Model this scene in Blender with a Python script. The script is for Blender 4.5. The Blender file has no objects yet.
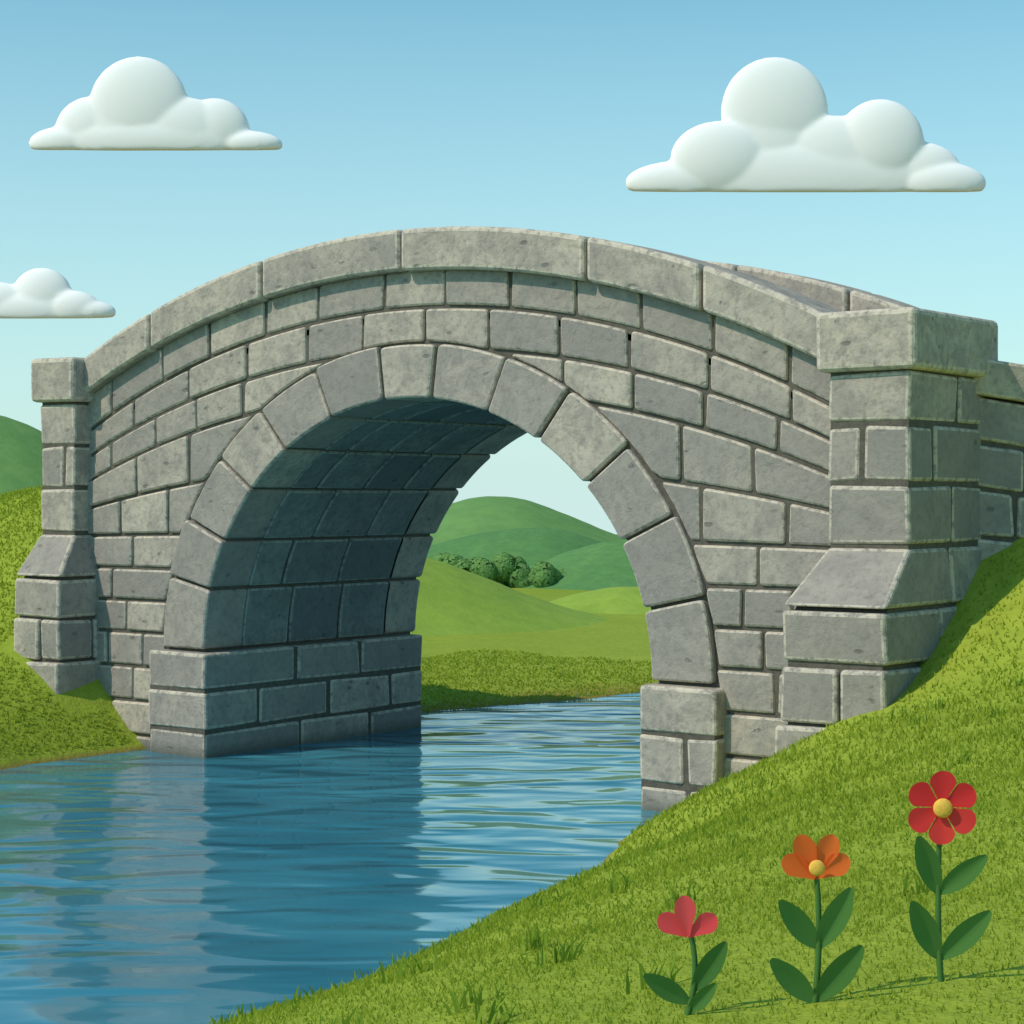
import bpy, math, random, bmesh
import numpy as np
from mathutils import Vector, Matrix
random.seed(7); rng=np.random.default_rng(11)
S=bpy.context.scene
def link(o,parent=None):
    S.collection.objects.link(o)
    if parent: o.parent=parent
    return o
def empty(name,loc=(0,0,0),rz=0):
    e=bpy.data.objects.new(name,None); e.location=loc; e.rotation_euler=(0,0,rz); return link(e)

# ---------------------------------------------------------------- materials
class NT:
    def __init__(s,name):
        s.m=bpy.data.materials.new(name); s.m.use_nodes=True
        s.t=s.m.node_tree; s.n=s.t.nodes; s.l=s.t.links
        s.b=s.n['Principled BSDF']
    def add(s,typ,**kw):
        n=s.n.new(typ)
        for k,v in kw.items(): setattr(n,k,v)
        return n
    def noise(s,scale,detail=4,rough=.55,vec=None,dist=0):
        n=s.add('ShaderNodeTexNoise'); n.inputs['Scale'].default_value=scale
        n.inputs['Detail'].default_value=detail; n.inputs['Roughness'].default_value=rough
        n.inputs['Distortion'].default_value=dist
        if vec is not None: s.l.new(vec,n.inputs['Vector'])
        return n.outputs['Fac']
    def ramp(s,fac,stops):
        r=s.add('ShaderNodeValToRGB'); s.l.new(fac,r.inputs['Fac'])
        e=r.color_ramp.elements
        while len(e)<len(stops): e.new(.5)
        for i,(p,c) in enumerate(stops):
            e[i].position=p; e[i].color=(c[0],c[1],c[2],1) if isinstance(c,tuple) else (c,c,c,1)
        return r.outputs['Color']
    def mix(s,fac,a,b,mode='MIX'):
        m=s.add('ShaderNodeMix',data_type='RGBA',blend_type=mode)
        for sock,v in ((m.inputs[0],fac),(m.inputs[6],a),(m.inputs[7],b)):
            if isinstance(v,(int,float)): sock.default_value=v if sock.type=='VALUE' else (v,v,v,1)
            elif isinstance(v,tuple): sock.default_value=(v[0],v[1],v[2],1)
            else: s.l.new(v,sock)
        return m.outputs[2]
    def math(s,op,a,b):
        m=s.add('ShaderNodeMath',operation=op)
        for sock,v in ((m.inputs[0],a),(m.inputs[1],b)):
            if isinstance(v,(int,float)): sock.default_value=v
            else: s.l.new(v,sock)
        return m.outputs[0]
    def pos(s): return s.add('ShaderNodeNewGeometry').outputs['Position']
    def mapping(s,vec,scale=(1,1,1),rot=(0,0,0)):
        m=s.add('ShaderNodeMapping'); s.l.new(vec,m.inputs['Vector'])
        m.inputs['Scale'].default_value=scale; m.inputs['Rotation'].default_value=rot
        return m.outputs['Vector']
    def attr(s,name):
        return s.add('ShaderNodeAttribute',attribute_name=name).outputs['Fac']
    def bump(s,h,strength,dist,normal=None):
        b=s.add('ShaderNodeBump'); b.inputs['Strength'].default_value=strength
        b.inputs['Distance'].default_value=dist; s.l.new(h,b.inputs['Height'])
        if normal is not None: s.l.new(normal,b.inputs['Normal'])
        return b.outputs['Normal']

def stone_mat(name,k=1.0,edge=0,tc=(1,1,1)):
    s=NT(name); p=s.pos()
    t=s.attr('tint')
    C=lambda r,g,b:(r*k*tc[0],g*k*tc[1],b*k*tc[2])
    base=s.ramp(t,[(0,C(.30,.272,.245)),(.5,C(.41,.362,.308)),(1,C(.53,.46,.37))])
    n1=s.noise(3.6,4,.68,p,.5)
    c=s.mix(s.ramp(n1,[(.40,0.),(.62,.62)]),base,C(.25,.235,.215))
    n2=s.noise(17,4,.72,p)
    c=s.mix(s.ramp(n2,[(.36,.55),(.52,0.)]),c,C(.22,.20,.18))
    pm=s.mapping(p,(5,7,11),(.5,.9,.5))
    v=s.add('ShaderNodeTexVoronoi'); v.inputs['Scale'].default_value=.75; s.l.new(pm,v.inputs['Vector'])
    chip=s.math('MULTIPLY',s.ramp(v.outputs['Distance'],[(.10,1.),(.20,0.)]),s.ramp(n1,[(.50,0.),(.55,1.)]))
    c=s.mix(s.math('MULTIPLY',chip,.65),c,C(.15,.14,.13))
    if edge: c=s.mix(s.ramp(n2,[(.4,0.),(.55,.65)]),c,C(.62,.54,.43))
    sep=s.add('ShaderNodeSeparateXYZ'); s.l.new(p,sep.inputs[0])
    damp=s.ramp(sep.outputs['Z'],[(.01,.7),(.12,0.)])
    c=s.mix(damp,c,(.09,.10,.08))
    s.l.new(c,s.b.inputs['Base Color']); s.b.inputs['Roughness'].default_value=.94
    s.b.inputs['Specular IOR Level'].default_value=.15
    h=s.math('ADD',s.math('MULTIPLY',s.noise(45,2,.7,p),.2),s.math('ADD',n1,s.math('MULTIPLY',n2,.25)))
    h=s.math('SUBTRACT',h,s.math('MULTIPLY',chip,.35))
    s.l.new(s.bump(h,.5,.034),s.b.inputs['Normal'])
    return s.m
M_stone=stone_mat('weathered_stone')
M_edge=stone_mat('worn_stone_arris',1.1,1)
M_damp=stone_mat('shade_tint_vault_stone',.66,0,(.84,1.0,1.12))  # under-arch shade painted into the stone colour, darker and bluer
M_shade_edge=stone_mat('shade_tint_vault_arris',.78,1,(.84,1.0,1.12))  # same painted shade on the barrel stone edges
EDGE={M_stone:M_edge,M_damp:M_shade_edge}
def simple(name,col,rough=.8,col2=None,scale=8,bump=0,bdist=.02):
    s=NT(name); p=s.pos()
    if col2: 
        c=s.mix(s.ramp(s.noise(scale,3,.6,p),[(.35,0.),(.65,1.)]),col,col2); s.l.new(c,s.b.inputs['Base Color'])
    else: s.b.inputs['Base Color'].default_value=(*col,1)
    s.b.inputs['Roughness'].default_value=rough
    if bump: s.l.new(s.bump(s.noise(scale*4,2,.6,p),bump,bdist),s.b.inputs['Normal'])
    return s.m
M_mortar=simple('mortar',(.09,.078,.062),.95,(.13,.115,.092),20,.4)
M_path=simple('dirt_path',(.22,.18,.12),.95,(.3,.25,.17),6,.5)

def grass_ground(name,a,b,c3,sc=1.0):
    s=NT(name); p=s.pos()
    n=s.noise(.35*sc,3,.6,p); c=s.mix(s.ramp(n,[(.3,0.),(.7,1.)]),a,b)
    n2=s.noise(7*sc,4,.7,p); c=s.mix(s.ramp(n2,[(.38,.5),(.62,0.)]),c,c3)
    sep=s.add('ShaderNodeSeparateXYZ'); s.l.new(p,sep.inputs[0])
    mud=s.ramp(sep.outputs['Z'],[(.0,1.),(.05,0.)])
    if sc==1.0: c=s.mix(mud,c,(.26,.19,.05))
    s.l.new(c,s.b.inputs['Base Color']); s.b.inputs['Roughness'].default_value=.95
    s.b.inputs['Specular IOR Level'].default_value=.1
    s.l.new(s.bump(n2,.5,.06),s.b.inputs['Normal'])
    return s.m
M_grass=grass_ground('meadow_grass',(.26,.34,.035),(.34,.41,.05),(.21,.29,.03))
M_hill1=grass_ground('hill_grass',(.26,.38,.055),(.34,.45,.07),(.19,.31,.045),.3)
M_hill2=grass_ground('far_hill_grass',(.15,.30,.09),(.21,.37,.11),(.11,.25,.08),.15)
M_hill3=grass_ground('mid_hill_grass',(.10,.24,.08),(.15,.31,.095),(.075,.19,.07),.5)

def blade_mat(name,a,b,tw=.4):
    s=NT(name)
    c=s.mix(s.attr('tint'),a,b); s.l.new(c,s.b.inputs['Base Color'])
    s.b.inputs['Roughness'].default_value=.8; s.b.inputs['Specular IOR Level'].default_value=.1
    tr=s.add('ShaderNodeBsdfTranslucent'); s.l.new(c,tr.inputs['Color'])
    mx=s.add('ShaderNodeMixShader'); mx.inputs[0].default_value=tw
    s.l.new(s.b.outputs[0],mx.inputs[1]); s.l.new(tr.outputs[0],mx.inputs[2])
    s.l.new(mx.outputs[0],s.n['Material Output'].inputs['Surface'])
    return s.m
M_blade=blade_mat('grass_blades',(.29,.375,.035),(.41,.485,.055),.5)
M_tuft=blade_mat('tuft_blades',(.20,.31,.03),(.28,.40,.045))
M_leaf=blade_mat('flower_leaf',(.085,.21,.05),(.12,.27,.07),.25)
M_foliage=blade_mat('shrub_foliage',(.17,.36,.12),(.30,.52,.17),.5)

# ---------------------------------------------------------------- mesh helper
class MB:
    def __init__(s): s.v=[]; s.f=[]; s.t=[]; s.mi=[]
    def add(s,vs,fs,tint=None,mi=None):
        o=len(s.v); s.v+= [tuple(v) for v in vs]; s.f+=[[i+o for i in f] for f in fs]
        if tint is None: tint=random.random()
        s.t+=[tint]*len(fs); s.mi+=mi if mi else [0]*len(fs)
    def obj(s,name,mat,parent=None,bevel=0,seg=2,smooth=False,ang=40):
        me=bpy.data.meshes.new(name); me.from_pydata(s.v,[],s.f)
        a=me.attributes.new('tint','FLOAT','FACE'); a.data.foreach_set('value',np.array(s.t,dtype=np.float32))
        me.materials.append(mat)
        if mat in EDGE: me.materials.append(EDGE[mat])
        me.polygons.foreach_set('material_index',s.mi)
        me.update()
        if smooth: me.polygons.foreach_set('use_smooth',[True]*len(me.polygons))
        o=bpy.data.objects.new(name,me); link(o,parent)
        if bevel:
            b=o.modifiers.new('bevel','BEVEL'); b.width=bevel; b.segments=seg; b.limit_method='ANGLE'; b.angle_limit=math.radians(ang); b.use_clamp_overlap=True
            if mat in EDGE: b.material=1
        return o
def box_vf(x0,x1,y0,y1,z0,z1,j=.006):
    vs=[(x0,y0,z0),(x1,y0,z0),(x1,y1,z0),(x0,y1,z0),(x0,y0,z1),(x1,y0,z1),(x1,y1,z1),(x0,y1,z1)]
    vs=[tuple(c+random.uniform(-j,j) for c in v) for v in vs]
    return vs,[(0,3,2,1),(4,5,6,7),(0,1,5,4),(1,2,6,5),(2,3,7,6),(3,0,4,7)]
G=.030
def sbox(mb,x0,x1,y0,y1,z0,z1,g=G,xf=None,j=.010):
    v,f=box_vf(x0+g/2,x1-g/2,y0+g/2,y1-g/2,z0+g/2,z1-g/2,j)
    if xf: v=[xf(*p) for p in v]
    mb.add(v,f)
def fillet(P,r=.035):
    out=[];n=len(P)
    for i in range(n):
        a=np.array(P[i-1]);b=np.array(P[i]);c=np.array(P[(i+1)%n])
        u=a-b;w=c-b;lu=np.hypot(*u);lw=np.hypot(*w)
        if lu<1e-5 or lw<1e-5: continue
        u/=lu;w/=lw
        ang=math.degrees(math.acos(max(-1,min(1,float(-(u@w))))))
        if ang<28: out.append(tuple(b)); continue
        k=min(r*random.uniform(.7,1.5),lu*.45,lw*.45)
        p0=b+u*k;p2=b+w*k
        for t in (0,.33,.67,1):
            out.append(tuple((1-t)**2*p0+2*t*(1-t)*b+t*t*p2))
    return out
def inset(P,d):
    n=len(P);out=[]
    for i in range(n):
        a=np.array(P[i-1]);b=np.array(P[i]);c=np.array(P[(i+1)%n])
        e1=b-a;e2=c-b
        e1=e1/(np.hypot(*e1)+1e-9);e2=e2/(np.hypot(*e2)+1e-9)
        n1=np.array([-e1[1],e1[0]]);n2=np.array([-e2[1],e2[0]])
        m=n1+n2;L=np.hypot(*m)
        if L<.3: m=n1;L=1
        m=m/L
        k=min(1.6,1/max(.4,float(m@n1)))
        out.append(tuple(b+m*d*k))
    return out
def prism(mb,P,y0,y1,mirror=None,r=.035):
    P=fillet(P,r); n=len(P)
    if n<4: return
    yj=random.uniform(-.010,.010); y0+=yj
    rings=[(P,y1),(P,y0+.026),(inset(P,.006),y0+.010),(inset(P,.018),y0)]
    vs=[];fs=[];mi=[]
    for R,y in rings: vs+=[(p[0],y,p[1]) for p in R]
    for k in range(3):
        for i in range(n):
            j=(i+1)%n
            fs.append(((k+1)*n+i,k*n+i,k*n+j,(k+1)*n+j)); mi.append(1 if k>0 else 0)
    Q=rings[3][0]
    A=cx=cz=0
    for i in range(n):
        x0,z0=Q[i];x1,z1=Q[(i+1)%n];cr=x0*z1-x1*z0;A+=cr;cx+=(x0+x1)*cr;cz+=(z0+z1)*cr
    if abs(A)<1e-6: return
    vs.append((cx/(3*A),y0-.0005,cz/(3*A)))
    for i in range(n): fs.append((3*n+i,3*n+(i+1)%n,4*n)); mi.append(0)
    if mirror is not None:
        vs=[(x,mirror-y,z) for x,y,z in vs]; fs=[tuple(reversed(f)) for f in fs]
    mb.add(vs,fs,None,mi)

# ---------------------------------------------------------------- bridge
W=2.9; CX=.06; ZS=.95
AI,BI,AO,BO=2.42,2.21,2.96,2.66
R=9.0
def drop(x): return R-math.sqrt(R*R-x*x)
def coptop(x): return 4.55-drop(x+.03)
def copbot(x): return coptop(x)-.345
def deck(x): return 3.86-drop(x)
def ell(x,a,b):
    u=(x-CX)/a
    return ZS+b*math.sqrt(1-u*u) if abs(u)<1 else -99
bridge=empty('stone_arch_bridge')
mb=MB()
def columns(mb,xs,lo,hi,y0,y1):
    vs=[];fs=[]
    for x in xs: vs+=[(x,y0,lo(x)),(x,y0,hi(x)),(x,y1,lo(x)),(x,y1,hi(x))]
    for i in range(len(xs)-1):
        a=4*i;b=a+4
        fs+=[(a,b,b+1,a+1),(a+2,a+3,b+3,b+2),(a+1,b+1,b+3,a+3),(a,a+2,b+2,b)]
    e=4*(len(xs)-1)
    fs+=[(0,1,3,2),(e,e+2,e+3,e+1)]
    mb.add(vs,fs,.3)
ac,bc=AI+.03,BI+.03
columns(mb,np.linspace(-4.40,CX-ac,8),lambda x:-.8,deck,.03,W-.03)
columns(mb,[CX-ac*math.cos(t) for t in np.linspace(0,math.pi,61)],lambda x:max(ZS,ell(x,ac,bc)),deck,.03,W-.03)
columns(mb,np.linspace(CX+ac,4.42,8),lambda x:-.8,deck,.03,W-.03)
for y0,y1 in ((.03,.36),(W-.36,W-.03)):
    columns(mb,np.linspace(-4.3,4.3,40),lambda x:deck(x)-.05,lambda x:copbot(x)+.05,y0,y1)
mb.obj('mortar_core',M_mortar,bridge)
mb=MB()
columns(mb,np.linspace(-4.3,4.3,40),lambda x:deck(x)-.1,lambda x:deck(x)+.02,.362,W-.362)
mb.obj('road_deck',M_path,bridge)
CE=[-.2,.12,.44,.76,1.08,1.38,1.68,1.98,2.27,2.56,2.81,3.06]
OFF={10:-.10,9:-.05}
def cline(k):
    ze=CE[k]; c=min(1,max(0,(ze-1.85)/.95)); c=c*c*(3-2*c)
    off=15.2/18*c
    return lambda x: ze+off-drop(x)*c+OFF.get(k,0)*(1-min(1,abs(x)/3.9)**2)
mbF=MB()
def stone_mono(x0,x1,lo,hi,mirror):
    ao,bo=AO+G*.5,BO+G*.5
    g=G/2
    f_lo=lambda x:max(lo(x)+g,ell(x,ao,bo))
    f_hi=lambda x:hi(x)-g
    xs=np.linspace(x0+g,x1-g,120)
    ok=[x for x in xs if f_hi(x)-f_lo(x)>.03]
    if len(ok)<5: return
    runs=[];cur=[ok[0]];st=xs[1]-xs[0]
    for x in ok[1:]:
        if x-cur[-1]<st*1.5: cur.append(x)
        else: runs.append(cur);cur=[x]
    runs.append(cur)
    for run in runs:
        if run[-1]-run[0]<.07: continue
        q=np.linspace(run[0],run[-1],10)
        tl=random.uniform(-.012,.012)
        bot=[(x,f_lo(x)) for x in q]; top=[(x+tl,f_hi(x)) for x in q[::-1]]
        prism(mbF,bot+top,0.0,.13,mirror,.055)
for mirror in (None,W):
    random.seed(21 if mirror is None else 22)
    for k in range(len(CE)):
        lo=cline(k); hi=cline(k+1) if k+1<len(CE) else (lambda x:copbot(x)+.02)
        spanning = hi(0)>ZS+BO+.1
        if spanning:
            js=[-4.05]; x=-3.9+(.25 if k%2 else .55)
            while x<3.85: js.append(x); x+=random.uniform(.60,.80)
            if 4.05-js[-1]<.35: js.pop()
            js.append(4.05)
            for a,b in zip(js[:-1],js[1:]): stone_mono(a,b,lo,hi,mirror)
        else:
            for sgn in (-1,1):
                xin=4.0
                for xx in np.linspace(3.9,0.05,200):
                    X_=sgn*xx
                    if hi(X_)-ell(X_,AO,BO)<.10: break
                    xin=xx
                L_=3.92-xin; n_=max(1,round(L_/.60)); off=.5*(k%2)
                js=[4.05]
                for i in range(n_,-1,-1):
                    x=xin+L_*(i+off)/n_+random.uniform(-.06,.06)
                    if xin+.24<x<3.92-.10: js.append(x)
                js.append(max(0,xin-.25))
                for a,b in zip(js[:-1],js[1:]):
                    if sgn>0: stone_mono(b,a,lo,hi,mirror)
                    else: stone_mono(-a,-b,lo,hi,mirror)
mbF.obj('spandrel_stones',M_stone,bridge)
mbV=MB(); random.seed(5)
N=13
th=[math.pi*i/N+(random.uniform(-.018,.018) if 0<i<N else 0) for i in range(N+1)]
def ep(a,b,t): return (CX+a*math.cos(t),ZS+b*math.sin(t))
for mirror in (None,W):
    for i in range(N):
        g=G/2
        ti=[th[i]+g/AI,th[i+1]-g/AI]; to=[th[i]+g/AO,th[i+1]-g/AO]
        inner=[ep(AI,BI,t) for t in np.linspace(ti[0],ti[1],6)]
        e=random.uniform(-.02,.01)
        outer=[ep(AO+e,BO+e,t) for t in np.linspace(to[0],to[1],7)]
        prism(mbV,outer+inner[::-1],-.035,.45,mirror,.04)
mbV.obj('arch_voussoirs',M_stone,bridge)
mbB=MB()
for i in range(N):
    g=G*.55; y=.45; ys=[y]
    y+=random.uniform(.2,.7)
    while y<W-.7: ys.append(y); y+=random.uniform(.45,.8)
    ys.append(W-.45)
    ts=np.linspace(th[i]+g/AI,th[i+1]-g/AI,5)
    for a,b in zip(ys[:-1],ys[1:]):
        dr=random.uniform(-.006,.006)
        ring=[ep(AI+dr,BI+dr,t) for t in ts]+[ep(AI+.16,BI+.16,t) for t in ts[::-1]]
        n=len(ring)
        vs=[(p[0],a+g,p[1]) for p in ring]+[(p[0],b-g,p[1]) for p in ring]
        fs=[tuple(range(n)),tuple(range(2*n-1,n-1,-1))]+[(n+q,n+(q+1)%n,(q+1)%n,q) for q in range(n)]
        mbB.add(vs,fs)
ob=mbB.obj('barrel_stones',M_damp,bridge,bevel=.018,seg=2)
def fixn(o):
    bm=bmesh.new(); bm.from_mesh(o.data); bmesh.ops.recalc_face_normals(bm,faces=bm.faces); bm.to_mesh(o.data); bm.free()
fixn(ob)
mbP=MB(); core=MB()
def courses(mb,x0,x1,y0,y1,zs,xj,yj):
    for k in range(len(zs)-1):
        X=[x0]+xj[k%len(xj)]+[x1]; Y=[y0]+yj[k%len(yj)]+[y1]
        for a,b in zip(X[:-1],X[1:]):
            for c,d in zip(Y[:-1],Y[1:]):
                sbox(mb,a,b,c,d,zs[k],zs[k+1],G)
def corebox(x0,x1,y0,y1,z0,z1,s=.03):
    v,f=box_vf(x0+s,x1-s,y0+s,y1-s,z0,z1-s,0); core.add(v,f,.3)
courses(mbP,-3.0,-2.22,-.15,W+.0,[-.6,.24,.6,.955],[[],[],[]],[[1.1,2.1],[.55,1.5,2.4],[1.05,1.95]])
corebox(-3.0,-2.22,-.15,W+.0,-.6,.955)
courses(mbP,2.42,3.12,-.15,W+.0,[-.6,.2,.58,.955],[[2.86],[2.84],[]],[[.9,1.9],[.5,1.5,2.4],[.9,1.9]])
corebox(2.42,3.12,-.15,W+.0,-.6,.955)
mbP.obj('springer_blocks',M_stone,bridge,bevel=.03,seg=3)
def pillar(x0,x1,y0,y1,ztop,sgn,front,nm,pf=.42,dx=(.13,.03)):
    m=MB(); xm=(x0+x1)/2
    zs=[2.0,2.43,2.84,ztop-.42]
    if sgn>0: xj=[[],[xm-.05],[]]
    else: xj=[[],[xm+.1],[]]
    ym=(y0+y1)/2
    courses(m,x0,x1,y0,y1,zs,xj,[[ym+.05],[ym-.25],[ym+.15]])
    corebox(x0,x1,y0,y1,1.9,ztop-.35)
    cap=MB()
    v,f=box_vf(x0-.055,x1+.055,y0-.06,y1+.06,ztop-.42,ztop,.006); cap.add(v,f,.9)
    cap.obj(nm+'_cap',M_stone,bridge,bevel=.045,seg=3)
    xi0=x0-dx[0]; xi1=x1+dx[1]
    yb0=y0-(pf if front<0 else .0); yb1=y1+(pf if front>0 else .03)
    g=G/2
    for (ya,yb,ta,tb) in ((y0,ym,yb0,ym),(ym,y1,ym,yb1)):
        vs=[(xi0+g,ta+g,1.58+g),(xi1-g,ta+g,1.58+g),(xi1-g,tb-g,1.58+g),(xi0+g,tb-g,1.58+g),
            (x0+g,ya+g,2.0-g),(x1-g,ya+g,2.0-g),(x1-g,yb-g,2.0-g),(x0+g,yb-g,2.0-g)]
        m.add(vs,[(0,3,2,1),(4,5,6,7),(0,1,5,4),(1,2,6,5),(2,3,7,6),(3,0,4,7)])
    xm2=(xi0+xi1)/2
    courses(m,xi0,xi1,yb0,yb1,[1.2,1.58],[[]],[[ym-.2]])
    courses(m,xi0-.005,xi1+.005,yb0-.01,yb1+.01,[.8,1.2],[[xm2+.05]],[[ym-.45,ym+.2]])
    courses(m,xi0-.03,xi1+.02,yb0-.05,yb1+.05,[-.3,.35,.8],[[xm2-.1],[]],[[ym+.1],[ym-.2]])
    corebox(xi0+.02,xi1-.02,yb0+.02,yb1-.02,-.3,1.58)
    vs=[(xi0+.05,yb0+.06,1.5),(xi1-.05,yb0+.06,1.5),(xi1-.05,yb1-.05,1.5),(xi0+.05,yb1-.05,1.5),
        (x0+.04,y0+.06,2.0),(x1-.04,y0+.06,2.0),(x1-.04,y1-.05,2.0),(x0+.04,y1-.05,2.0)]
    core.add(vs,[(0,3,2,1),(4,5,6,7),(0,1,5,4),(1,2,6,5),(2,3,7,6),(3,0,4,7)],.3)
    m.obj(nm,M_stone,bridge,bevel=.03,seg=3)
random.seed(9)
pillar(4.03,4.68,-.2,1.08,3.62,1,-1,'end_pillar')
pillar(-4.47,-3.94,-.2,1.02,3.67,-1,-1,'end_pillar_b',.27,(.05,.10))
pillar(3.75,4.35,W-.75,W+.2,3.38,1,1,'end_pillar_c')
pillar(-4.4,-3.8,W-.75,W+.2,3.38,-1,1,'end_pillar_d')
core.obj('pillar_cores',M_mortar,bridge)
mbC=MB(); random.seed(3)
for (js,y0,y1) in (([-3.99,-3.00,-1.56,.05,1.92,2.95,4.0],-.11,.44),([-3.86,-2.6,-1.1,.5,1.7,2.8,3.9],W-.44,W+.11)):
    for a,b in zip(js[:-1],js[1:]):
        g=.010; q=np.linspace(a+g,b-g,8)
        P=[(x,copbot(x)) for x in q]+[(x,coptop(x)) for x in q[::-1]]
        n=len(P); vs=[(p[0],y0,p[1]) for p in P]+[(p[0],y1,p[1]) for p in P]
        e=random.uniform(-.008,.008); vs=[(v[0],v[1]+e,v[2]+e*.6) for v in vs]
        fs=[tuple(range(n)),tuple(range(2*n-1,n-1,-1))]+[(n+i,n+(i+1)%n,(i+1)%n,i) for i in range(n)]
        mbC.add(vs,fs,random.uniform(.6,1))
o=mbC.obj('parapet_coping',M_stone,bridge,bevel=.04,seg=3); fixn(o)
def wing(ox,oy,dx,dy,L,side,nm):
    m=MB(); nx,ny=(-dy,dx)
    if side<0: nx,ny=dy,-dx
    def xf(s,w,z): return (ox+dx*s+nx*w, oy+dy*s+ny*w, z-.16*s*max(0,min(1,(z-.5)/2.5)))
    zs=[.2,.6,1.0,1.35,1.7,2.05,2.4,2.74,3.07]
    for k in range(len(zs)-1):
        js=[-.1]; s=random.uniform(.22,.5)
        while s<L-.2: js.append(s); s+=random.uniform(.35,.65)
        js.append(L)
        for a,b in zip(js[:-1],js[1:]): sbox(m,a,b,0,.3,zs[k],zs[k+1],G,xf)
    s=-.1
    while s<L: 
        sbox(m,s,min(L+.05,s+.8),-.06,.38,3.07,3.36,.02,xf); s+=.8
    o=m.obj(nm,M_stone,bridge,bevel=.025,seg=2); fixn(o)
    c=MB(); v,f=box_vf(-.1,L-.03,.04,.27,.2,3.06,0); c.add([xf(*p) for p in v],f,.3); o=c.obj(nm+'_core',M_mortar,bridge); fixn(o)
wing(4.64,.92,.8,.6,3.4,1,'wing_wall')
wing(-4.43,.9,-.55,.835,2.5,-1,'wing_wall_b')

# ---------------------------------------------------------------- terrain
def sm(t): t=np.clip(t,0,1); return t*t*(3-2*t)
def xwR(y):
    y=np.maximum(y,-30); return np.where(y<-.9,2.95-.23*(y+.9)+.5*sm((-.9-y)/2.6)-.22*sm((-5.2-y)/3),2.95+.15*sm((y+.9)/.8)+.5*sm((y-3.5)/3))
def xwL(y): return -3.15+.75*sm((y-3)/4.5)
def terr(x,y):
    x=np.asarray(x,float);y=np.asarray(y,float)
    uR=x-xwR(y); uL=xwL(y)-x
    u=np.maximum(uR,uL)+np.maximum(0,y-60)*.3
    left=uL>uR
    wob=.10*np.sin(y*1.7+x*.6)+.06*np.sin(y*3.9-x)
    u=u+wob*np.where((y<-1.5)|(y>4),1,0)*.5
    A=np.where(left,1.5-1.36*sm((y-2.6)/1.4),1.5)
    b=np.where(u>0,A*(1-np.exp(-u/2.2)),np.maximum(.7*u,-1.0))
    E=sm((y+1.2)/4.0)*(1-sm((y-3.0)/2.0))*sm((np.abs(x)-3.3)/1.2)
    zr=np.maximum(2.8-.10*(np.abs(x)-4.5),.9)
    z=b+(zr-b)*E*(zr>b)
    z=z+np.where(u>.3,1,0)*(.02*np.sin(x*2.1+1)*np.sin(y*1.7)+.012*np.sin(x*5.3)*np.sin(y*4.7+2))
    r=np.hypot(x,y)
    return z-.03*np.maximum(r-110,0)
def axis(a,b,st,far):
    c=list(np.arange(a,b,st)); s=st; p=c[-1]
    while p<far: s*=1.18; p+=s; c.append(p)
    s=st; p=a
    while p>-far: s*=1.18; p-=s; c.insert(0,p)
    return np.array(c)
X=axis(-11,13,.1,1500); Y=axis(-13,9,.1,1500)
XX,YY=np.meshgrid(X,Y,indexing='ij'); ZZ=terr(XX,YY)
def gridobj(name,XX,YY,ZZ,mat):
    nx,ny=XX.shape; me=bpy.data.meshes.new(name)
    co=np.stack([XX,YY,ZZ],-1).reshape(-1,3).astype(np.float32)
    i=np.arange(nx*ny).reshape(nx,ny)
    q=np.stack([i[:-1,:-1],i[1:,:-1],i[1:,1:],i[:-1,1:]],-1).reshape(-1,4)
    me.vertices.add(len(co)); me.vertices.foreach_set('co',co.ravel())
    me.loops.add(q.size); me.loops.foreach_set('vertex_index',q.ravel().astype(np.int32))
    me.polygons.add(len(q)); me.polygons.foreach_set('loop_start',np.arange(0,q.size,4,dtype=np.int32))
    me.polygons.foreach_set('use_smooth',np.ones(len(q),dtype=bool))
    me.update(calc_edges=True); me.validate(); me.materials.append(mat)
    o=bpy.data.objects.new(name,me); return link(o)
gridobj('ground',XX,YY,ZZ,M_grass)
YAW=math.radians(37.6); RX,RY=math.cos(YAW),math.sin(YAW); FX,FY=-math.sin(YAW),math.cos(YAW)
def hill(cx,cy,h,wl,wd,mat,ph=0):
    a,b=np.meshgrid(np.linspace(-1,1,70),np.linspace(-1,1,70),indexing='ij')
    r=np.sqrt(a*a+b*b); prof=np.where(r<1,.5+.5*np.cos(np.pi*np.clip(r,0,1)),0)
    x=cx+RX*a*wl+FX*b*wd; y=cy+RY*a*wl+FY*b*wd
    z=terr(x,y)-.25+(h+.25)*prof+.05*h*np.sin(a*7+ph)*prof
    gridobj('hill',x,y,z,mat)
hill(-14.2,13.4,1.48,7.6,6.5,M_hill1)
hill(-42.1,54.6,2.25,9.5,13,M_hill2,ph=1)
hill(-41.8,25.8,5.0,12,12,M_hill2)
hill(-17.6,29.6,1.10,5.8,5.5,M_hill3,ph=2)
hill(-24.0,33.0,1.35,7,6,M_hill3,ph=0)
hill(-11.3,20.6,.42,4.2,4.0,M_hill1,ph=3)
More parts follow.
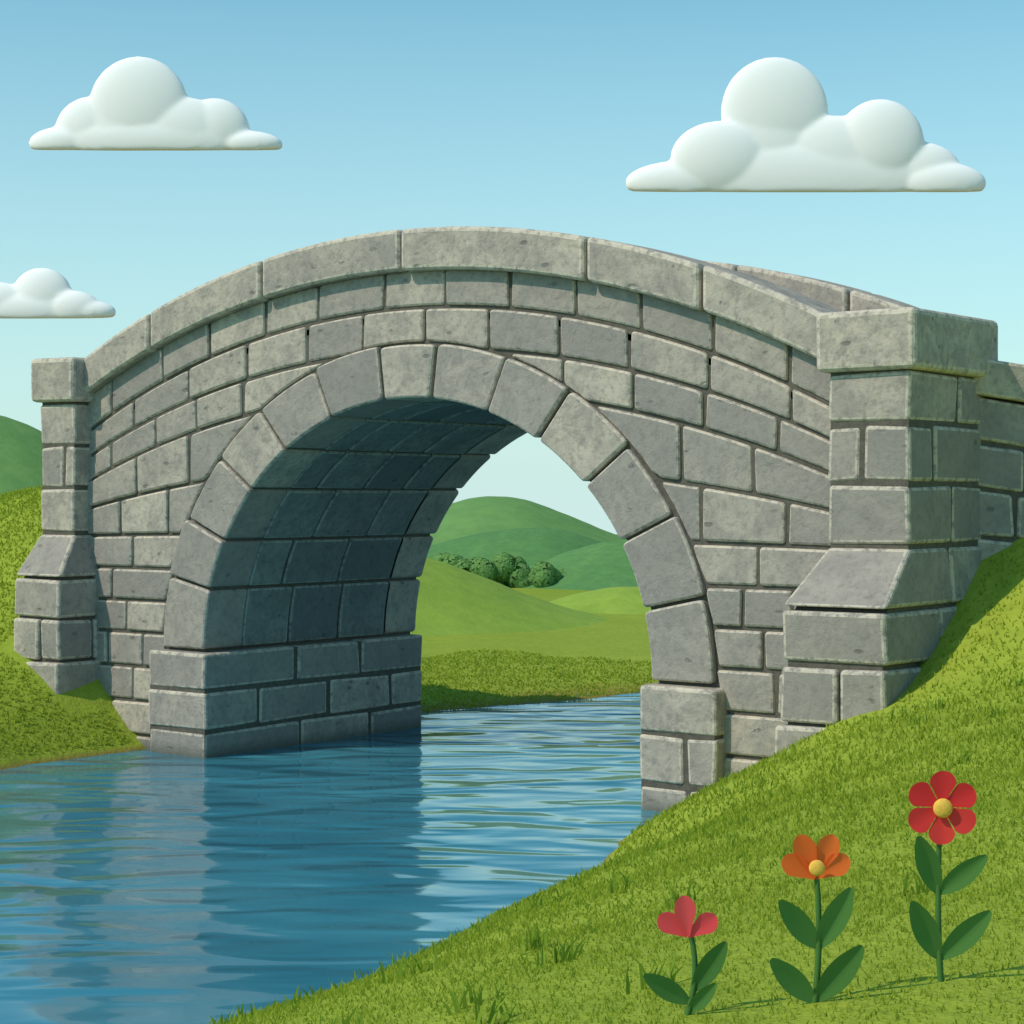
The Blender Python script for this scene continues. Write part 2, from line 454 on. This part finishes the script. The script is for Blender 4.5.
# ---------------------------------------------------------------- water
s=NT('river_water'); p=s.pos()
n0=s.noise(.6,2,.5,p)
c=s.mix(s.ramp(n0,[(.35,0.),(.65,1.)]),(.03,.185,.27),(.055,.25,.335))
s.l.new(c,s.b.inputs['Base Color']); s.b.inputs['Roughness'].default_value=.09; s.b.inputs['IOR'].default_value=1.35
m2=s.mapping(s.mapping(p,(1,1,1),(0,0,-YAW)),(.6,1.25,1))
h=s.math('ADD',s.noise(1.35,1,.3,m2,.9),s.math('MULTIPLY',s.noise(4.2,1,.4,m2,.3),.07))
s.l.new(s.bump(h,.6,.13),s.b.inputs['Normal'])
me=bpy.data.meshes.new('river_water'); me.from_pydata([(-14,-60,0),(26,-60,0),(26,75,0),(-14,75,0)],[],[(0,1,2,3)]); me.materials.append(s.m)
link(bpy.data.objects.new('river_water',me))

# ---------------------------------------------------------------- grass blades
CAM=np.array([10.5,-12.16,2.315])
def blades(name,x,y,h,w,mat,lean=.45):
    n=len(x); z=terr(x,y)-.004
    a=rng.uniform(0,2*np.pi,n); dx,dy=np.cos(a)*w/2,np.sin(a)*w/2
    b=rng.uniform(0,2*np.pi,n); l=rng.uniform(.1,lean,n)*h; lx,ly=np.cos(b)*l,np.sin(b)*l
    V=np.empty((n,5,3))
    V[:,0]=np.stack([x-dx,y-dy,z],-1); V[:,1]=np.stack([x+dx,y+dy,z],-1)
    V[:,2]=np.stack([x+dx*.75+lx*.35,y+dy*.75+ly*.35,z+h*.55],-1)
    V[:,3]=np.stack([x-dx*.75+lx*.35,y-dy*.75+ly*.35,z+h*.55],-1)
    V[:,4]=np.stack([x+lx,y+ly,z+h],-1)
    me=bpy.data.meshes.new(name); me.vertices.add(n*5); me.vertices.foreach_set('co',V.astype(np.float32).ravel())
    o=np.arange(n)[:,None]*5
    L=np.concatenate([o+0,o+1,o+2,o+3,o+3,o+2,o+4],1).astype(np.int32)
    me.loops.add(n*7); me.loops.foreach_set('vertex_index',L.ravel())
    ls=np.stack([np.arange(n)*7,np.arange(n)*7+4],1).astype(np.int32)
    me.polygons.add(n*2); me.polygons.foreach_set('loop_start',ls.ravel())
    me.update(calc_edges=True)
    t=me.attributes.new('tint','FLOAT','FACE'); tv=np.repeat(rng.uniform(0,1,n),2).astype(np.float32); t.data.foreach_set('value',tv)
    me.materials.append(mat); return link(bpy.data.objects.new(name,me))
def scatter(n,x0,x1,y0,y1,umin,dens=None):
    x=rng.uniform(x0,x1,n); y=rng.uniform(y0,y1,n)
    u=np.maximum(x-xwR(y),xwL(y)-x); k=u>umin
    k&=~((np.abs(x)<4.75)&(y>-.68)&(x>0)); k&=~((x<0)&(x>-4.68)&(y>-.55)&(y<3.6)&((x<-3.6)|(y>-.1)))
    k&=~((x>4.6)&(y>.85+(x-4.6)*.75)&(x<8)&(y<4))
    if dens is not None: k&=rng.uniform(0,1,n)<dens(x,y)
    return x[k],y[k]
d2=lambda x,y: np.clip(34/((x-CAM[0])**2+(y-CAM[1])**2),.14,1)
x,y=scatter(400000,3.2,11,-11.2,1.6,.12,d2)
d=np.hypot(x-CAM[0],y-CAM[1]); sc=np.clip(d/6,.8,1.9)
blades('grass',x,y,rng.uniform(.010,.025,len(x))*sc,.0065*sc,M_blade,.9)
x,y=scatter(45000,-9,-3,-4,2.5,.08); blades('grass',x,y,rng.uniform(.02,.045,len(x)),.018*np.ones(len(x)),M_blade,.8)
x,y=scatter(12000,-7,-2,4,10,.05); blades('grass',x,y,rng.uniform(.02,.04,len(x)),.025*np.ones(len(x)),M_blade,.8)
tx=[];ty=[];thh=[]
for cx,cy in [(7.0,-7.5),(7.7,-8.6),(7.2,-8.6),(7.3,-7.8),(6.6,-7.6),(7.9,-8.2),(6.2,-5.0),(5.6,-4.0),(6.4,-3.2),(7.4,-4.4),(5.9,-1.6),(6.6,-1.0),(5.3,-1.4),(8.3,-5.8),(7.9,-6.8),(6.4,-6.2),(7.45,-8.35),(7.0,-6.7),(5.2,-.9),(5.0,-1.0),(5.6,-.6),(5.9,-.2)]:
    n=16; tx+=list(cx+rng.normal(0,.035,n)); ty+=list(cy+rng.normal(0,.035,n)); thh+=list(rng.uniform(.04,.10,n))
yy=rng.uniform(-8,-.9,700); cl=np.repeat(yy[::5],5)+rng.normal(0,.03,700)
tx+=list(xwR(cl)+rng.uniform(.65,1.35,700)); ty+=list(cl); thh+=list(rng.uniform(.03,.065,700))
blades('grass_tufts',np.array(tx),np.array(ty),np.array(thh),np.full(len(tx),.012),M_tuft,.8)

# ---------------------------------------------------------------- flowers
def petal(m,c,dirv,side,nrm,L,Wd,tint,cup=.0,tipw=.75,n=14,round_=False):
    c=Vector(c);vs=[];fs=[]
    for i in range(n+1):
        t=i/n
        if round_:
            t=1-(1-t)**1.6
            w=Wd*(.22+.78*min(1,t/.62)**1.1) if t<.62 else Wd*math.sqrt(max(.0,1-((t-.62)/.385)**2))
        else:
            w=Wd*math.sin(math.pi*min(1,(t**tipw))*.93+.07)**.8 if t<1 else Wd*.18
        for k in (-1,-.5,0,.5,1):
            vs.append(c+dirv*(L*t)+side*(w*k*.5)+nrm*(cup*L*t*t+ .06*L*abs(k)*w/Wd))
    for i in range(n):
        for k in range(4):
            a=i*5+k; fs.append((a,a+1,a+6,a+5))
    m.add(vs,fs,tint)
def tube(m,pts,r0,r1,seg=8):
    vs=[];fs=[];n=len(pts)
    for i,p in enumerate(pts):
        r=r0+(r1-r0)*i/(n-1)
        for k in range(seg):
            a=2*math.pi*k/seg; vs.append(Vector(p)+Vector((r*math.cos(a),r*math.sin(a),0)))
    for i in range(n-1):
        for k in range(seg): fs.append((i*seg+k,i*seg+(k+1)%seg,(i+1)*seg+(k+1)%seg,(i+1)*seg+k))
    m.add(vs,fs,.3)
def flower(name,x,y,zh,kind,col,col2,R_,leaves,bend):
    z=float(terr(x,y)); e=empty(name,(x,y,z),YAW); H=zh-z
    m=MB(); pts=[(bend*(t-1)*t*1.2,0,H*t) for t in np.linspace(0,1,9)]
    tube(m,pts,.0075,.006)
    for (t,sg,L,el) in leaves:
        i=min(8,int(t*8)); b=Vector(pts[i]); dv=Vector((sg*math.cos(el),-.15,math.sin(el))).normalized()
        nr=Vector((0,-1,0)); sd=dv.cross(nr).normalized()
        petal(m,b,dv,sd,nr,L,L*.36,random.random(),cup=.12,tipw=.95)
    m.obj('stem_and_leaves',M_leaf,e,smooth=True)
    pm=blade_mat(name+'_petal',col,col2,.3); cm=simple(name+'_centre',(.9,.45,.05),.7,(.95,.6,.1),200,.5,.003)
    q=MB(); c=Vector((0,-.006,H)); nr=Vector((0,-1,0))
    if kind=='daisy':
        for k in range(6):
            a=2*math.pi*k/6+.5; dv=Vector((math.cos(a),-.06,math.sin(a))).normalized(); sd=dv.cross(nr).normalized()
            petal(q,c+dv*R_*.12+Vector((0,-.002*(k%2),0)),dv,sd,nr,R_*.9,R_*.74,random.random(),cup=.03,round_=True)
    elif kind=='cup':
        for k,(a,L,w_) in enumerate([(-1.02,1.2,.74),(1.02,1.2,.74),(-.38,1.45,.74),(.38,1.45,.74)]):
            dv=Vector((math.sin(a),-.06-.05*(k>1),math.cos(a))).normalized(); sd=dv.cross(nr).normalized()
            petal(q,c+Vector((0,.004*(k%2)-.003*(k<2),-R_*.55)),dv,sd,nr,R_*L,R_*w_,random.random(),cup=.02,round_=True)
    else:
        for k,(a,L,w_) in enumerate([(-.95,1.35,.85),(.95,1.35,.85),(-.1,1.6,.85)]):
            dv=Vector((math.sin(a),-.06,math.cos(a))).normalized(); sd=dv.cross(nr).normalized()
            petal(q,c+Vector((0,-.004*k,-R_*.5)),dv,sd,nr,R_*L,R_*w_,random.random(),cup=.02,round_=True)
    q.obj('petals',pm,e,smooth=True)
    if kind!='small':
        bm=bmesh.new(); bmesh.ops.create_uvsphere(bm,u_segments=20,v_segments=12,radius=R_*(.27 if kind=='daisy' else .25))
        me=bpy.data.meshes.new('centre'); bm.to_mesh(me); bm.free(); me.materials.append(cm)
        me.polygons.foreach_set('use_smooth',[True]*len(me.polygons))
        o=bpy.data.objects.new('centre',me); o.scale=(1,.45,1); o.location=(0,-.02-.008*(kind=='cup'),H-(R_*.2 if kind=='cup' else 0)); link(o,e)
    return e
flower('red_flower',8.60,-8.10,1.62,'daisy',(.85,.045,.05),(.95,.075,.065),.082,[(.5,-1,.15,1.2),(.5,1,.14,.75),(.22,-1,.16,1.1),(.22,1,.16,.85)],.02)
flower('orange_flower',8.41,-8.34,1.515,'cup',(1.0,.17,.035),(1.0,.22,.05),.072,[(.42,-1,.15,.9),(.42,1,.16,1.15),(.08,-1,.15,.8),(.08,1,.17,.95)],-.03)
flower('pink_flower',8.185,-8.515,1.375,'small',(1.0,.09,.11),(1.0,.12,.13),.058,[(.35,1,.14,1.05),(.2,-1,.13,.6),(0,1,.1,.9)],-.06)

# ---------------------------------------------------------------- distant shrubs
def shrubs(name,cx,cy,items):
    m=MB()
    for (a,b,r,hh) in items:
        bx,by=cx+RX*a+FX*b,cy+RY*a+FY*b; bz=float(terr(bx,by))
        m.add([(bx-.05,by,bz-.2),(bx+.05,by,bz-.2),(bx+.02,by+.05,bz+hh*.6),(bx-.02,by-.05,bz+hh*.6)],[(0,1,2,3)],0)
        cl=[(bx+rng.normal(0,r*.35),by+rng.normal(0,r*.35),bz+hh*rng.uniform(.1,.75),r*rng.uniform(.4,.65)) for _ in range(9)]
        for (x,y,z,q) in cl:
            tn=rng.uniform(.3,.8)
            for _ in range(330):
                v=rng.normal(0,1,3); v/=np.linalg.norm(v); p=np.array([x,y,z])+v*q*rng.uniform(.93,1.02)
                v2=v+rng.normal(0,.10,3); v2/=np.linalg.norm(v2)
                u=rng.normal(0,1,3); u-=v2*(u@v2); u/=np.linalg.norm(u); w=np.cross(v2,u)
                sz=rng.uniform(.045,.08)
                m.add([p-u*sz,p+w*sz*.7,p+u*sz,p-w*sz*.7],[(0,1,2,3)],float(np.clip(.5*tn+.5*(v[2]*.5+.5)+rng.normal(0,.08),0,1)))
    m.obj(name,M_foliage)
shrubs('shrubs',-18.2,25.9,[(-1.2,0,.55,.7),(-.5,.5,.6,.72),(0.2,0,.5,.5),(.75,.6,.45,.35),(-1.9,.6,.55,.75)])

# ---------------------------------------------------------------- clouds
s=NT('cloud_white'); s.b.inputs['Base Color'].default_value=(1,1,.99,1); s.b.inputs['Roughness'].default_value=1; s.b.inputs['Specular IOR Level'].default_value=0
M_cloud=s.m
U=.10347
def cloud(x,y,z,lobes):
    bm=bmesh.new()
    for (px,pz,r,rz) in lobes:
        mt=Matrix.Translation((px*U,random.uniform(-.3,.3),pz*U))@Matrix.Diagonal((r*U,min(r,34)*U*.38,rz*U,1))
        bmesh.ops.create_icosphere(bm,subdivisions=4,radius=1,matrix=mt)
    for v in bm.verts:
        fl=max(-.25,.24*v.co.y)
        if v.co.z<fl: v.co.z=fl+(v.co.z-fl)*.02
    me=bpy.data.meshes.new('cloud'); bm.to_mesh(me); bm.free(); me.materials.append(M_cloud)
    o=bpy.data.objects.new('cloud',me); o.location=(x,y,z); o.rotation_euler=(0,0,YAW); link(o)
    r=o.modifiers.new('r','REMESH'); r.mode='VOXEL'; r.voxel_size=.2; r.use_smooth_shade=True
    q=o.modifiers.new('s','SMOOTH'); q.factor=.6; q.iterations=8
cloud(-140.8,123.7,38.5,[(-15,42,50,51),(-62,18,38,36),(60,18,36,34),(-88,7,38,17),(93,5,36,14),(-25,15,55,45),(25,15,55,38),(0,8,95,26)])
cloud(-87.5,164.7,34.2,[(-30,80,54,55),(75,48,44,44),(-85,32,50,38),(-35,40,58,56),(30,30,66,46),(40,22,76,46),(115,20,42,30),(-122,9,58,22),(135,8,46,21),(0,15,140,38)])
cloud(-149.8,116.7,21.2,[(-2,20,31,30),(-50,12,40,24),(28,8,30,19),(45,5,28,12),(-20,6,65,20)])

# ---------------------------------------------------------------- light, sky, camera
az=(-.42,-.907); el=math.radians(45)
sv=Vector((az[0]*math.cos(el),az[1]*math.cos(el),math.sin(el)))
L=bpy.data.lights.new('sun','SUN'); L.energy=2.9; L.angle=math.radians(.8); L.color=(1,.89,.75)
lo=bpy.data.objects.new('sun',L); lo.rotation_euler=sv.to_track_quat('Z','Y').to_euler(); lo.location=(0,-20,30); link(lo)
w=bpy.data.worlds.new('World'); S.world=w; w.use_nodes=True; nt=w.node_tree
sk=nt.nodes.new('ShaderNodeTexSky'); sk.sky_type='NISHITA'; sk.sun_disc=False; sk.sun_elevation=el; sk.sun_rotation=math.atan2(az[0],az[1]); sk.air_density=1.0; sk.dust_density=.4; sk.ozone_density=1.5
tc=nt.nodes.new('ShaderNodeTexCoord'); sp=nt.nodes.new('ShaderNodeSeparateXYZ'); mx=nt.nodes.new('ShaderNodeMath'); mx.operation='MAXIMUM'; mx.inputs[1].default_value=.02
cb=nt.nodes.new('ShaderNodeCombineXYZ')
nt.links.new(tc.outputs['Generated'],sp.inputs[0]); nt.links.new(sp.outputs[0],cb.inputs[0]); nt.links.new(sp.outputs[1],cb.inputs[1]); nt.links.new(sp.outputs[2],mx.inputs[0]); nt.links.new(mx.outputs[0],cb.inputs[2]); nt.links.new(cb.outputs[0],sk.inputs['Vector'])
tn=nt.nodes.new('ShaderNodeMix'); tn.data_type='RGBA'; tn.blend_type='MULTIPLY'; tn.inputs[0].default_value=1; tn.inputs[7].default_value=(.74,1.22,1.10,1)
nt.links.new(sk.outputs[0],tn.inputs[6])
rp=nt.nodes.new('ShaderNodeValToRGB'); e=rp.color_ramp.elements; e[0].position=0; e[0].color=(.8,.8,.8,1); e[1].position=.28; e[1].color=(0,0,0,1)
nt.links.new(sp.outputs[2],rp.inputs[0])
hz=nt.nodes.new('ShaderNodeMix'); hz.data_type='RGBA'; hz.inputs[7].default_value=(4.7,6.0,6.3,1)
nt.links.new(rp.outputs[0],hz.inputs[0]); nt.links.new(tn.outputs[2],hz.inputs[6])
bg=nt.nodes['Background']; bg.inputs[1].default_value=.132; nt.links.new(hz.outputs[2],bg.inputs[0])
cd=bpy.data.cameras.new('camera'); co=bpy.data.objects.new('camera',cd); link(co)
cd.sensor_width=36; cd.lens=1933/1024*36; cd.clip_end=5000; cd.clip_start=.1
co.location=tuple(CAM); co.rotation_euler=(math.radians(90-.355),0,YAW)
S.camera=co
S.view_settings.view_transform='Standard'; S.view_settings.look='None'; S.view_settings.exposure=0
